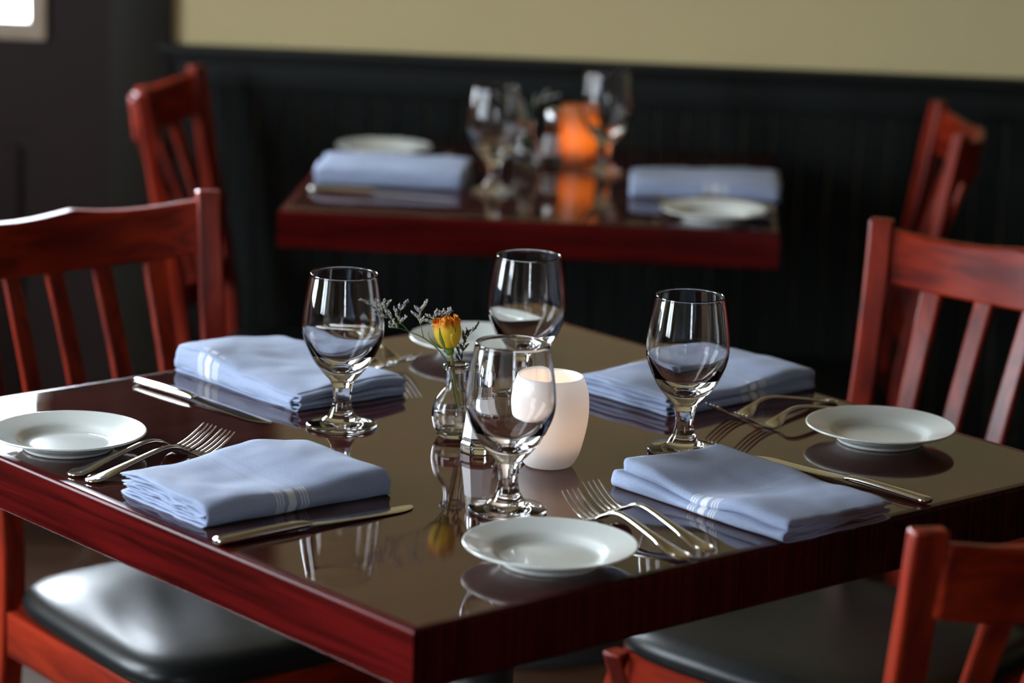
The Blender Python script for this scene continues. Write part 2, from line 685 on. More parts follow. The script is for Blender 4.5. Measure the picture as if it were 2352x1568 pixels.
wall_with_windows('wall_left', 'x', XL, -.12, YF, YB, WIN_L, m_cream)
m_umber = paint('umber_wall_paint', (0.16, 0.11, 0.07), 0.8, 0.05)
wall_with_windows('wall_front', 'y', YF, -.12, XL - .12, XR + .12, WIN_F, m_umber)
wall_with_windows('wall_right', 'x', XR, .12, YF, YB, [], m_umber)
# dado on the side walls
wl, wr, wf = D.objects['wall_left'], D.objects['wall_right'], D.objects['wall_front']
boxo('dado_panel', (XL, XL + .014, YF, YB - .04, 0, 0.80), m_wains, wl)
boxo('dado_panel', (XR - .014, XR, YF, YB - .04, 0, RZ0), m_wains, wr)
boxo('dado_panel', (XL + .02, XR - .02, YF, YF + .014, 0, RZ0), m_wains, wf)


def window(n, axis, c, wd, z0, z1, c0, inward, cols, rows):
    """frame, sash bars and panes of a window in a side wall"""
    bm = bmesh.new()

    def bb(B, a0, a1, q0, q1, za, zb, bev=0.004):
        lo, hi = sorted((c0 + q0 * inward, c0 + q1 * inward))
        if axis == 'x':
            box(B, lo, hi, a0, a1, za, zb, bev=bev)
        else:
            box(B, a0, a1, lo, hi, za, zb, bev=bev)
    a0, a1 = c - wd / 2, c + wd / 2
    bb(bm, a0 - .07, a0 + .02, -.08, .02, z0 - .07, z1 + .07)
    bb(bm, a1 - .02, a1 + .07, -.08, .02, z0 - .07, z1 + .07)
    bb(bm, a0 - .07, a1 + .07, -.08, .019, z1 - .02, z1 + .07)
    bb(bm, a0 - .07, a1 + .07, -.08, .019, z0 - .07, z0 + .02)
    wn = struct(obj('window_%d' % n, bm, m_casing))
    bm = bmesh.new()
    bb(bm, a0 - .09, a1 + .09, 0, .07, z0 - .035, z0 - .005)
    obj('window_sill', bm, m_casing, wn)
    for i in range(1, cols):
        xx = a0 + wd * i / cols
        bm = bmesh.new()
        bb(bm, xx - .018, xx + .018, -.06, -.02, z0, z1)
        obj('mullion', bm, m_casing, wn)
    for i in range(1, rows):
        zz = z0 + (z1 - z0) * i / rows
        bm = bmesh.new()
        bb(bm, a0, a1, -.055, -.025, zz - .013, zz + .013)
        obj('glazing_bar', bm, m_casing, wn)
    for i in range(cols):
        bm = bmesh.new()
        bb(bm, a0 + wd * i / cols, a0 + wd * (i + 1) / cols, -.042, -.038, z0, z1, 0)
        obj('pane', bm, m_pane, wn)


window(2, 'x', *WIN_L[0], XL, 1, 2, 1)
window(3, 'x', *WIN_L[1], XL, 1, 2, 1)
window(4, 'y', *WIN_F[0], YF, 1, 2, 6)

# invented dark picture above the rail, added to darken the polished table's reflection
pf = thing('added_dark_picture', 'invented narrow dark picture beside the door casing, above the view, added to darken the table reflection', 'picture', (-0.662, YB, 1.50))
bm = bmesh.new()
box(bm, -.092, .092, -.022, 0, -.42, -.395, bev=.003)
box(bm, -.092, .092, -.022, 0, .395, .42, bev=.003)
box(bm, -.092, -.06, -.022, 0, -.42, .42, bev=.003)
box(bm, .06, .092, -.022, 0, -.42, .42, bev=.003)
obj('added_picture_frame', bm, m_rail, pf)
boxo('added_canvas', (-.062, .062, -.012, -.002, -.4, .4), paint('added_dark_canvas', (0.035, 0.022, 0.018), 0.6, 0.4, 14), pf)


# ------------------------------------------------------------------ tables
def make_table(name, label, loc, rotz, W, Dp, grain2, xflip=False):
    """origin at the near corner of the top; x runs W, y runs Dp"""
    t = thing(name, label, 'table', loc, rotz)
    TH, R, B = 0.058, 0.0045, 0.012
    boxo('tabletop_panel', (B, W - B, B, Dp - B, TZ - .030, TZ), m_top, t)
    # edge strips: profile swept, mitred
    prof = [(B, 0.0)]
    for k in range(7):
        a = PI / 2 * k / 6
        prof.append((R - R * math.sin(a), -R + R * math.cos(a)))
    prof.append((0.0, -TH + .003))
    prof.append((0.003, -TH))
    prof.append((B + .010, -TH))
    prof.append((B + .010, -.030))
    prof.append((B, -.030))
    cs = [(0, 0, 1, 1), (W, 0, -1, 1), (W, Dp, -1, -1), (0, Dp, 1, -1)]
    mats = (grain2, m_edge_x, grain2, m_edge_x)
    for i in range(4):
        a, c = cs[i], cs[(i + 1) % 4]
        L = W if i % 2 == 0 else Dp
        vs = []
        # strip is modelled along its own x axis so that the grain follows it
        for (d, z) in prof:
            vs.append((d, d, z))
        for (d, z) in prof:
            vs.append((L - d, d, z))
        n = len(prof)
        fs = [(k, (k + 1) % n, n + (k + 1) % n, n + k) for k in range(n)]
        fs.append(tuple(range(n))[::-1])
        fs.append(tuple(range(n, 2 * n)))
        o = pyobj('edge_strip', vs, fs, mats[i], t, 40, fix=True)
        o.location = (a[0], a[1], TZ)
        o.rotation_euler = (0, 0, i * PI / 2)
    cx, cy_ = W / 2, Dp / 2
    lathe('column', [(.037, .05), (.037, TZ - .075), (.0, TZ - .075)], m_black, t, 32).location = (cx, cy_, 0)
    o = lathe('base_plate', [(0, .06), (.05, .055), (.12, .03), (.26, .012), (.265, 0), (0, 0)], m_black, t, 48)
    o.location = (cx, cy_, 0)
    boxo('top_bracket', (cx - .2, cx + .2, cy_ - .2, cy_ + .2, TZ - .076, TZ - .0585), m_black, t, bev=.003)
    return t


W1, D1 = 0.9377, 0.9179
make_table('dining_table', 'large mahogany table in the foreground, turned cornerwise, set for four', (0, 0, 0), A45, W1, D1, m_edge_v_shaded)
T2X, T2Y, T2A = -0.431, 1.967, math.radians(0.33)
make_table('dining_table', 'out-of-focus mahogany table by the dark wainscot, behind the foreground table', (T2X, T2Y, 0), T2A, 0.772, 0.765, m_edge_x)


# ------------------------------------------------------------------ chairs (origin on floor below seat centre, facing +y)
def make_chair(label):
    t = thing('dining_chair', label, 'chair')
    SZ = TZ - .380                        # underside of cushion
    # seat cushion : trapezoid pad with rounded corners
    bm = bmesh.new()
    N = 56
    rings = []
    for (ins, z) in ((0.012, SZ), (0.002, SZ + .006), (0.0, SZ + .014), (0.003, SZ + .024), (0.012, SZ + .033), (0.030, SZ + .039), (0.07, SZ + .043), (0.13, SZ + .046)):
        ring = []
        for k in range(N):
            a = 2 * PI * k / N
            ca, sa = math.cos(a), math.sin(a)
            e = 0.36
            ux = math.copysign(abs(ca) ** e, ca)
            uy = math.copysign(abs(sa) ** e, sa)
            hw = (0.210 + 0.022 * uy) - ins
            hd = 0.212 - ins
            yy = uy * hd
            xx = ux * hw
            if uy > .6:
                yy += 0.012 * (1 - (xx / .21) ** 2)
            ring.append(bm.verts.new((xx, yy, z)))
        rings.append(ring)
    for A, B_ in zip(rings, rings[1:]):
        for k in range(N):
            bm.faces.new((A[k], A[(k + 1) % N], B_[(k + 1) % N], B_[k]))
    bm.faces.new(rings[0][::-1])
    bm.faces.new(rings[-1])
    obj('seat_cushion', bm, m_seat, t, 60)
    # apron
    az0, az1 = SZ - .060, SZ - .001
    bm = bmesh.new()
    N2 = 20
    pts = [(-.186 + .372 * k / N2, .192 + .012 * (1 - ((k / N2 - .5) * 2) ** 2)) for k in range(N2 + 1)]
    vs, fs = [], []
    for (x_, y_) in pts:
        vs += [(x_, y_, az0), (x_, y_, az1), (x_, y_ - .022, az1), (x_, y_ - .022, az0)]
    for k in range(N2):
        for j in range(4):
            a = 4 * k + j
            b_ = 4 * k + (j + 1) % 4
            fs.append((a, a + 4, b_ + 4, b_))
    fs += [(0, 1, 2, 3), tuple(4 * N2 + j for j in (3, 2, 1, 0))]
    bm.free()
    pyobj('front_apron', vs, fs, m_red_x, t, 35, fix=True)
    for s in (-1, 1):
        m4 = Matrix.Rotation(s * .075, 4, 'Z')
        bm = bmesh.new()
        box(bm, -.011, .011, -.19, .175, az0, az1, bev=.002, mtx=Matrix.Translation((s * .192, 0, 0)) @ Matrix.Rotation(-s * .06, 4, 'Z'))
        obj('side_apron', bm, m_red_y, t)
    boxo('rear_apron', (-.165, .165, -.212, -.190, az0, az1), m_red_x, t, bev=.002)
    # front legs
    for s in (-1, 1):
        bm = bmesh.new()
        vs_, fs_ = tube_data([Vector((s * .200, .196, 0)), Vector((s * .204, .196, az0)), Vector((s * .204, .196, az1 - .002))], [(.018, .018), (.021, .021), (.021, .021)], 4)
        bm.free()
        o = pyobj('front_leg', vs_, fs_, m_red_z, t, 30, fix=True)
        bv_ = o.modifiers.new('bevel', 'BEVEL')
        bv_.width = .004
        bv_.segments = 3
    # rear posts: legs that run up into the back
    topz = TZ + .120

    def post_path(s):
        return [Vector((s * .173, -.265, 0)), Vector((s * .171, -.232, .20)), Vector((s * .170, -.217, .40)), Vector((s * .171, -.228, .52)),
                Vector((s * .175, -.257, .68)), Vector((s * .180, -.276, .80)), Vector((s * .186, -.290, topz))]
    for s in (-1, 1):
        pth = spline(post_path(s), 6)
        vs_, fs_ = [], []
        n = len(pth)
        for i, p_ in enumerate(pth):
            f = i / (n - 1)
            hw, hd = .0165, .0105 + .005 * max(0, 1 - abs(f - .45) * 4)
            z_ = p_.z
            # posts are turned to follow the bow of the back
            tw = s * math.radians(27) * min(1, max(0, (f - .45) / .2))
            ct, st_ = math.cos(tw), math.sin(tw)
            ring = [(x2 * ct - y2 * st_, x2 * st_ + y2 * ct) for (x2, y2) in ((-hw, -hd), (hw, -hd), (hw, hd), (-hw, hd))]
            for (a, b_) in ring:
                vs_.append((p_.x + a, p_.y + b_, z_))
        for i in range(n - 1):
            for k in range(4):
                A = 4 * i
                fs_.append((A + k, A + (k + 1) % 4, A + 4 + (k + 1) % 4, A + 4 + k))
        fs_.append((3, 2, 1, 0))
        fs_.append(tuple(4 * (n - 1) + k for k in range(4)))
        o = pyobj('back_post', vs_, fs_, m_red_z, t, 30, fix=True)
        bv_ = o.modifiers.new('bevel', 'BEVEL')
        bv_.width = .0042
        bv_.segments = 3
        bv_.limit_method = 'ANGLE'
        bv_.angle_limit = math.radians(40)

    # crest rail, bowed backwards, raised in the middle
    def bow(x_):
        return .047 * (1 - (x_ / .182) ** 2)
    N3 = 36
    vs_, fs_ = [], []
    for k in range(N3 + 1):
        x_ = -.176 + .352 * k / N3
        f = abs(x_) / .176
        zt = topz - .0185 + .0065 * f ** 5 - .006 * math.sin(PI * min(1, f * 1.1)) * (1 - f) ** .3 + .002 * (1 - f)
        zb = topz - .088 + .006 * f ** 4 - .008 * (1 - f ** 2)
        th = .010
        for (zz, off) in ((zt, -th), (zt, th), (zb, th), (zb, -th)):
            yy = -.294 + (topz - zz) * .13 - bow(x_) + off
            vs_.append((x_, yy, zz))
    for k in range(N3):
        for j in range(4):
            A = 4 * k
            fs_.append((A + j, A + (j + 1) % 4, A + 4 + (j + 1) % 4, A + 4 + j))
    fs_.append((3, 2, 1, 0))
    fs_.append(tuple(4 * N3 + k for k in range(4)))
    o = pyobj('crest_rail', vs_, fs_, m_red_x, t, 30, fix=True)
    bv_ = o.modifiers.new('bevel', 'BEVEL')
    bv_.width = .004
    bv_.segments = 3
    bv_.limit_method = 'ANGLE'
    bv_.angle_limit = math.radians(40)
    # lower back rail
    boxo('lower_back_rail', (-.160, .160, -.242, -.224, .500, .545), m_red_x, t, bev=.003)
    # slats
    for x_ in (-.111, -.037, .037, .111):
        zt = topz - .092
        a = Vector((x_ * .93, -.233, .540))
        b_ = Vector((x_, -.294 + .092 * .13 - bow(x_), zt + .006))
        pth = [a, a.lerp(b_, .35) + Vector((0, .004, 0)), a.lerp(b_, .7) + Vector((0, .003, 0)), b_]
        vs_, fs_ = tube_data(spline(pth, 4), .01, 4)
        vs_, fs_ = [], []
        P = spline(pth, 4)
        for i, p_ in enumerate(P):
            ta = -2 * .047 * x_ / .182 ** 2 * -1 * (i / (len(P) - 1))
            for (u_, v_) in ((-.0135, -.0055), (.0135, -.0055), (.0135, .0055), (-.0135, .0055)):
                vs_.append((p_.x + u_, p_.y + v_ + u_ * ta, p_.z))
        for i in range(len(P) - 1):
            for k in range(4):
                A = 4 * i
                fs_.append((A + k, A + (k + 1) % 4, A + 4 + (k + 1) % 4, A + 4 + k))
        fs_.append((3, 2, 1, 0))
        fs_.append(tuple(4 * (len(P) - 1) + k for k in range(4)))
        o = pyobj('back_slat', vs_, fs_, m_red_z, t, 30, fix=True)
        bv_ = o.modifiers.new('bevel', 'BEVEL')
        bv_.width = .003
        bv_.segments = 2
        bv_.limit_method = 'ANGLE'
        bv_.angle_limit = math.radians(40)
    # stretchers
    for s in (-1, 1):
        vs_, fs_ = tube_data([Vector((s * .171, -.232, .18)), Vector((s * .197, .186, .18))], .009, 10)
        pyobj('side_stretcher', vs_, fs_, m_red_y, t, 40)
    vs_, fs_ = tube_data([Vector((-.170, -.02, .18)), Vector((.170, -.02, .18))], .009, 10)
    pyobj('cross_stretcher', vs_, fs_, m_red_x, t, 40)
    return t


def place(o, tx, ty, ang_table):
    p_ = T1(tx, ty)
    o.location = (p_.x, p_.y, 0)
    o.rotation_euler = (0, 0, A45 + ang_table)


CG = 'dining chairs with slatted backs'
chA = make_chair('mahogany slat-back chair at the left, pushed under the far left edge of the front table')
chA['group'] = CG
place(chA, .524, 1.050, PI)
chB = copy_tree(chA)
chB['label'] = 'mahogany slat-back chair at the right, pushed under the far right edge of the front table'
place(chB, 1.095, .491, PI / 2 + math.radians(6))
chC = copy_tree(chA)
chC['label'] = 'nearest mahogany chair, only its back showing in the lower right corner'
place(chC, .486, -.026, 0)


def place_room(o, mx_, my_, fx, fy):
    l = math.hypot(fx, fy)
    fx, fy = fx / l, fy / l
    o.location = (mx_ + .287 * fx, my_ + .287 * fy, 0)
    o.rotation_euler = (0, 0, math.atan2(fy, fx) - PI / 2)


chL = copy_tree(chA)
chL['label'] = 'blurred mahogany chair at the left end of the back table, seen from its side'
place_room(chL, -0.707, 2.524, 0.998, -0.066)
chR = copy_tree(chA)
chR['label'] = 'blurred mahogany chair at the right end of the back table'
place_room(chR, 0.621, 2.457, -0.999, -0.03)

# ------------------------------------------------------------------ glassware
def rev(*a):
    return list(a)


def dense(prof, n=5):
    P = spline([(r, 0, z) for r, z in prof], n)
    return [(max(0.0, q.x), q.z) for q in P]


GO = dense([(.0112, .0455), (.0139, .0527), (.0200, .0592), (.0308, .0725), (.0378, .0857), (.0430, .099), (.0449, .112), (.0436, .132), (.0404, .152), (.0368, .1705)], 6)
GI = dense([(.0, .0672), (.008, .0680), (.0185, .0732), (.0290, .0815), (.0361, .0915), (.0413, .1025), (.0430, .113), (.0418, .132), (.0388, .152), (.0354, .1705)], 6)
lip = [(.03675, .1716), (.0363, .1722), (.0358, .1720), (.0354, .1705)]


def make_goblet(label, group):
    t = thing('water_goblet', label, 'glass', group=group)
    outer = GO[:-1] + [GO[-1]] + lip[:-1]
    inner = GI[::-1]
    lathe('bowl', outer + inner, m_glass, t, 96)
    lathe('stem', dense([(.0168, .0120), (.0140, .0165), (.0116, .0215), (.0099, .0300), (.0098, .0360), (.0112, .0455)], 5), m_glass, t, 96)
    ft = [(0, .0012), (.020, .0012), (.030, .0004), (.0365, .0000), (.0385, .0008), (.0392, .0024), (.0386, .0040), (.034, .0055), (.027, .0072), (.021, .0090), (.0168, .0120)]
    lathe('foot', ft[:4] + dense(ft[3:], 4)[1:], m_glass, t, 96)
    return t


g1 = make_goblet('clear goblet in front of the far left napkin, left of the rose', 'goblets on the front table')
g1.location = T1(.3733, .5947, .0001)
gob = [
    (T1(.6174, .3063, .0001), 'clear goblet standing between the two right-hand napkins of the front table', 'goblets on the front table'),
    (T1(.309, .2375, .0001), 'nearest clear goblet, in front of the frosted candle holder', 'goblets on the front table'),
    (T1(.6133, .5651, .0001), 'rearmost goblet of the front table, standing before the far bread plate', 'goblets on the front table'),
    (Vector((-0.119, 2.215, TZ + .0001)), 'blurred goblet on the back table beside its left napkin', 'goblets on the back table'),
    (Vector((0.049, 2.455, TZ + .0001)), 'blurred goblet on the back table in front of the glowing amber candle holder', 'goblets on the back table'),
]
for loc, lab, grp in gob:
    c = copy_tree(g1, loc)
    c['label'] = lab
    c['group'] = grp
    c.rotation_euler = (0, 0, random.random())


def make_vase(label, dry):
    t = thing('bud_vase', label, 'vase')
    O = dense([(.0160, .0003), (.0189, .0018), (.0222, .0076), (.0245, .0135), (.0258, .025), (.0238, .037), (.0210, .043), (.0170, .0487), (.0131, .0545), (.0110, .063), (.0108, .0725)], 5)
    lipv = [(.0112, .0748), (.0136, .0756), (.0146, .0772), (.0145, .0798), (.0136, .0812), (.0112, .0812), (.0092, .0790)]
    I = dense([(.0086, .0725), (.0088, .063), (.0110, .0545), (.0148, .0487), (.0188, .043), (.0216, .037), (.0238, .025), (.0224, .0135), (.0195, .0085), (.012, .0058), (.0, .0052)], 5)
    lathe('glass_body', [(0, .0016), (.010, .0012)] + O + lipv + I, m_glass, t, 72)
    W_ = [(r * .985, z) for r, z in I if z <= .0285][::-1]
    lathe('water', W_ + [(0.0226, .0290), (0, .0288)], m_water, t, 48)
    return t


vase = make_vase('small clear glass bud vase holding a rose and dried sprigs, centre of the front table', False)
vb = T1(.451, .493, .0001)
vase.location = vb
vase2 = make_vase('small blurred glass bud vase with dried sprigs, on the back table beside the salt shaker', True)
vase2.location = (-0.085, 2.48, TZ + .0001)

# flower frame: u = to the right as the camera sees it, w = away from the camera
FU = Vector((ri.x, ri.y, 0)).normalized()
FW_ = Vector((fw.x, fw.y, 0)).normalized()
SC = 1 / 2104.0


def FP(px_, py_, wd=0.0, base=(1043, 1001)):
    """offset (metres) in the flower frame for sketch coordinates, tilt of the page included"""
    dx = (px_ - base[0]) * SC
    dy = (base[1] - py_) * SC
    c_, s_ = math.cos(CR), math.sin(CR)
    u_ = dx * c_ - dy * s_
    v_ = (dx * s_ + dy * c_) / math.cos(CP)
    return FU * u_ + FW_ * wd + Vector((0, 0, v_ + wd * math.tan(CP)))


def make_rose(origin):
    t = thing('rose', 'yellow rose bud tipped with orange standing in the bud vase', 'flower', origin)
    st = [FP(1056, 958, .006), FP(1052, 925, .004), FP(1045, 880, .001), FP(1041, 848), FP(1037, 822), FP(1033, 803)]
    vs_, fs_ = tube_data(spline(st, 6), [.0019] * 25 + [.0021] * 6, 10)
    pyobj('stem', vs_, fs_, m_stem, t, None)
    base = FP(1032, 797)
    top = FP(1024, 731)
    ax = (top - base).normalized()
    sx_ = ax.cross(Vector((0, 0, 1)).cross(ax)).normalized() if False else FU
    e1 = (FU - ax * FU.dot(ax)).normalized()
    e2 = ax.cross(e1)
    H = (top - base).length

    def at(r, a, h):
        return base + ax * h + e1 * (r * math.cos(a)) + e2 * (r * math.sin(a))
    # hip
    vs_, fs_ = [], []
    prof = [(.0018, -.004), (.0042, -.0045), (.0047, -.001), (.0040, .002), (.0, .003)]
    prof = [(.0019, -.0085), (.0040, -.0075), (.0049, -.004), (.0046, -.001), (.0058, .0008), (.003, .002)]
    S = 20
    for (r, h) in prof:
        for k in range(S):
            vs_.append(at(r, 2 * PI * k / S, h))
    for i in range(len(prof) - 1):
        for k in range(S):
            fs_.append((i * S + k, i * S + (k + 1) % S, (i + 1) * S + (k + 1) % S, (i + 1) * S + k))
    pyobj('hip', vs_, fs_, m_green, t, None)
    # petals
    rnd = random.Random(4)
    layers = [(5, 1.0, .98, 1.6, .0020), (4, .82, 1.03, 1.5, .0020), (4, .60, 1.02, 1.5, .0016), (3, .36, .98, 1.7, .0008), (3, .18, .93, 2.0, .0004)]
    for li, (cnt, rs, hs, span, ruf) in enumerate(layers):
        for k in range(cnt):
            a0 = 2 * PI * k / cnt + li * .7 + .9
            vs_, fs_, uv = [], [], []
            NU, NV = 12, 12
            ph = rnd.random() * 9
            hh = H * hs * (1 + rnd.uniform(-.05, .04))
            for j in range(NV + 1):
                v = j / NV
                for i in range(NU + 1):
                    u_ = i / NU * 2 - 1
                    wid = span * (0.62 + .38 * math.sin(PI * min(1, v * 1.15))) / 2 * 1.25
                    # bulb profile
                    r = .0150 * (math.sin(PI * (0.12 + .72 * v)) ** .7) * (.76 + .20 * v)
                    r = r * rs + .0004 * k % 2
                    edge = max(0, v - .72) / .28
                    r += .0026 * edge ** 1.5 * (1.0 if li < 2 else .4) * (1 + .5 * math.sin(3 * u_ + ph))
                    r += ruf * edge * math.sin(7 * u_ + ph)
                    h = hh * v * (1 - .13 * abs(u_) ** 3 * v) + ruf * edge * math.cos(6 * u_ + ph * 1.3)
                    r -= .0008 * (1 - abs(u_)) * (1 if li == 0 else 0) * -1
                    vs_.append(at(max(.0003, r), a0 + u_ * wid, h))
                    uv.append((u_ * .5 + .5 + li, v + li * .10))
            for j in range(NV):
                for i in range(NU):
                    A = j * (NU + 1) + i
                    fs_.append((A, A + 1, A + NU + 2, A + NU + 1))
            o = pyobj('petal', vs_, fs_, m_petal, t, None, uv)
            so = o.modifiers.new('thick', 'SOLIDIFY')
            so.thickness = .0004
            so.offset = 0
    # sepals: (angle, bend out, length)
    for a, out, Ls in ((PI * .98, 1.0, .026), (-.9, .05, .030), (-.15, .10, .028), (1.3, .05, .024), (-2.1, .12, .026)):
        vs_, fs_ = [], []
        NV = 12
        for j in range(NV + 1):
            v = j / NV
            wv = .0034 * math.sin(PI * min(1, .12 + v * .88)) ** .8 * (1 - v * .55)
            h = Ls * v * (.82 if out > .5 else 1) - .001
            r0 = .0150 * (math.sin(PI * (0.12 + .72 * min(1, h / H))) ** .7) * (.76 + .20 * h / H) + .0012
            if out > .5:
                r = .005 + .0155 * math.sin(min(1, v * 1.1) * PI * .5)
                h = Ls * (v ** 1.7) * .75
            else:
                r = r0 + out * .01 * v
            c_ = at(r, a, h)
            tg = (-e1 * math.sin(a) + e2 * math.cos(a))
            if out > .5:
                tg = (tg * .5 + ax * .6 + e2 * .1).normalized()
            rad = (e1 * math.cos(a) + e2 * math.sin(a))
            for u_ in (-1, -.5, 0, .5, 1):
                vs_.append(c_ + tg * (wv * u_) + rad * (.0006 * (1 - u_ * u_)))
        for j in range(NV):
            for i in range(4):
                A = j * 5 + i
                fs_.append((A, A + 1, A + 6, A + 5))
        o = pyobj('sepal', vs_, fs_, m_sepal, t, None)
        so = o.modifiers.new('thick', 'SOLIDIFY')
        so.thickness = .0005
    return t


make_rose(vb)


def bud(store, p_, d_, L, R, seg=5):
    d_ = d_.normalized()
    s = d_.cross(Vector((.3, .9, .2))).normalized()
    u_ = s.cross(d_)
    vs_, fs_ = store
    b0 = len(vs_)
    vs_.append(p_)
    for (f, rr) in ((.25, .7), (.65, 1.0), (.9, .6)):
        for k in range(seg):
            a = 2 * PI * k / seg
            vs_.append(p_ + d_ * (L * f) + s * (R * rr * math.cos(a)) + u_ * (R * rr * math.sin(a)))
    vs_.append(p_ + d_ * L)
    for k in range(seg):
        k2 = (k + 1) % seg
        fs_.append((b0, b0 + 1 + k2, b0 + 1 + k))
        for j in range(2):
            A = b0 + 1 + j * seg
            fs_.append((A + k, A + k2, A + seg + k2, A + seg + k))
        A = b0 + 1 + 2 * seg
        fs_.append((A + k, A + k2, b0 + 1 + 3 * seg))


def statice(label, origin, stems, flowers, dark=False, seed=1):
    rnd = random.Random(seed)
    t = thing('statice_sprig', label, 'flower', origin)
    vs_, fs_ = [], []
    for (pts, r0, r1) in stems:
        P = spline(pts, 5)
        n = len(P)
        tube_data(P, [r0 + (r1 - r0) * i / (n - 1) for i in range(n)], 6, vs=vs_, fs=fs_)
    white, viol, calyx, twig = ([], []), ([], []), ([], []), ([], [])
    for (a, b_, n) in flowers:
        dr_ = (b_ - a)
        L = dr_.length
        dn = dr_.normalized()
        tube_data([a, a.lerp(b_, .5), b_], [.0004, .0003, .0002], 5, vs=vs_, fs=fs_)
        n = int(n * 1.35)
        for i in range(n):
            f = (i + rnd.random() * .6) / n
            p_ = a.lerp(b_, f)
            side = Vector((rnd.uniform(-1, 1), rnd.uniform(-1, 1), rnd.uniform(.3, 1.2)))
            d_ = (dn * .7 + side * .75).normalized()
            tip = p_ + d_ * .0014
            bud(calyx, p_, d_, .0026, .00085)
            st = viol if rnd.random() < .22 else white
            bud(st, tip, d_, rnd.uniform(.0024, .0034), .00080)
    pyobj('stem', vs_, fs_, m_stemd, t, None)
    pyobj('calyx_cluster', *calyx, m_fld if dark else m_flg, t, None)['kind'] = 'stuff'
    if not dark:
        o = pyobj('white_floret_cluster', *white, m_flw, t, None)
        o['kind'] = 'stuff'
        o = pyobj('violet_floret_cluster', *viol, m_flv, t, None)
        o['kind'] = 'stuff'
        o['label'] = 'tiny violet florets'
    else:
        o = pyobj('floret_cluster', *white, m_fld, t, None)
        o['kind'] = 'stuff'
    return t


def Q(x_, y_, w_=0.0):        # sketch coordinates of the left sprigs
    return FP(820 + x_ / 11.76, 670 + y_ / 11.76, w_)


stems1 = [([FP(1052, 955, .004), FP(1042, 900, 0), FP(1031, 838, -.004), FP(1010, 802, -.004), FP(975, 775, -.002), Q(1420, 1080)], .0008, .0006),
          ([Q(1420, 1080), Q(1200, 1000), Q(1000, 960)], .0005, .0003),
          ([Q(1420, 1080), Q(1250, 900), Q(1180, 830)], .0006, .0004),
          ([Q(1250, 900), Q(980, 780), Q(850, 680), Q(650, 570), Q(480, 430), Q(300, 340)], .0005, .0003),
          ([Q(1805, 1240), Q(1760, 1050), Q(1735, 900)], .0005, .0003),
          ([Q(1180, 830), Q(1160, 640), Q(1190, 530)], .0004, .0003),
          ([Q(1735, 900), Q(1720, 740), Q(1760, 540)], .0004, .0003)]
fl1 = [(Q(1130, 990), Q(930, 990, .002), 6), (Q(1000, 960), Q(900, 860), 9), (Q(1120, 960), Q(1000, 780, -.002), 9),
       (Q(1180, 830), Q(1090, 690), 8), (Q(1110, 690), Q(1040, 490), 12), (Q(1160, 870), Q(1320, 720), 14),
       (Q(1190, 520), Q(1150, 400), 7), (Q(1190, 520), Q(1370, 290), 18),
       (Q(950, 760), Q(860, 560), 14), (Q(850, 720), Q(570, 650), 14), (Q(700, 600), Q(470, 470), 14),
       (Q(800, 600), Q(740, 400), 10), (Q(810, 430), Q(910, 290), 8), (Q(690, 420), Q(760, 270), 9), (Q(700, 560), Q(620, 400), 8),
       (Q(560, 500), Q(500, 250), 12), (Q(420, 390), Q(130, 250), 16), (Q(560, 420), Q(560, 260), 6),
       (Q(1740, 900), Q(1690, 740), 9), (Q(1700, 740), Q(1500, 600), 14), (Q(1730, 680), Q(1700, 500), 9), (Q(1680, 560), Q(1580, 460), 8),
       (Q(1750, 540), Q(1890, 300), 18), (Q(1740, 860), Q(1780, 740), 8), (Q(1780, 800), Q(2040, 840), 12),
       (Q(2040, 830), Q(2130, 1060), 14), (Q(2150, 760), Q(1900, 660), 14), (Q(2130, 700), Q(2140, 540), 9), (Q(2200, 680), Q(2240, 580), 6),
       (Q(2280, 660), Q(2330, 530), 6), (FP(1013, 728), FP(1036, 712), 14), (FP(1026, 734, .004), FP(1035, 722, .004), 8)]
statice('dried sprig with tiny pale and violet florets, arching left from the rose vase', vb, stems1, fl1, False, 3)
stems2 = [([FP(1064, 950, .008), FP(1061, 890, .006), FP(1059, 838, .006), FP(1062, 812, .006), FP(1066, 793, .006), FP(1074, 778, .006), FP(1086, 765, .006), FP(1099, 750, .006)], .0006, .0002)]
fl2 = [(FP(1084, 767, .006), FP(1099, 750, .006), 12), (FP(1073, 779, .006), FP(1079, 765, .006), 8), (FP(1072, 778, .006), FP(1072, 765, .006), 6),
       (FP(1066, 793, .006), FP(1062, 770, .006), 14), (FP(1065, 800, .006), FP(1070, 772, .006), 8), (FP(1062, 812, .006), FP(1050, 790, .006), 12),
       (FP(1062, 812, .006), FP(1072, 800, .006), 8), (FP(1060, 832, .006), FP(1050, 805, .006), 12), (FP(1059, 836, .006), FP(1046, 826, .006), 6),
       (FP(1030, 818, .002), FP(1020, 808, .002), 6)]
statice('short dark dried sprig leaning right out of the vase behind the rose', vb, stems2, fl2, True, 8)
# back table sprigs
vb2 = Vector(vase2.location)
s3 = [([FP(1045, 960), FP(1043, 840), FP(1010, 790), FP(950, 770)], .0008, .0005), ([FP(1045, 960), FP(1045, 840), FP(1090, 770), FP(1160, 750)], .0008, .0005)]
f3 = [(FP(960, 772), FP(930, 750), 14), (FP(1010, 790), FP(990, 760), 14), (FP(1090, 770), FP(1160, 750), 26), (FP(1070, 790), FP(1080, 750), 14), (FP(1043, 830), FP(1030, 770), 16), (FP(1100, 765), FP(1120, 735), 14)]
statice('blurred dried sprigs in the vase on the back table', vb2, s3, f3, False, 5)


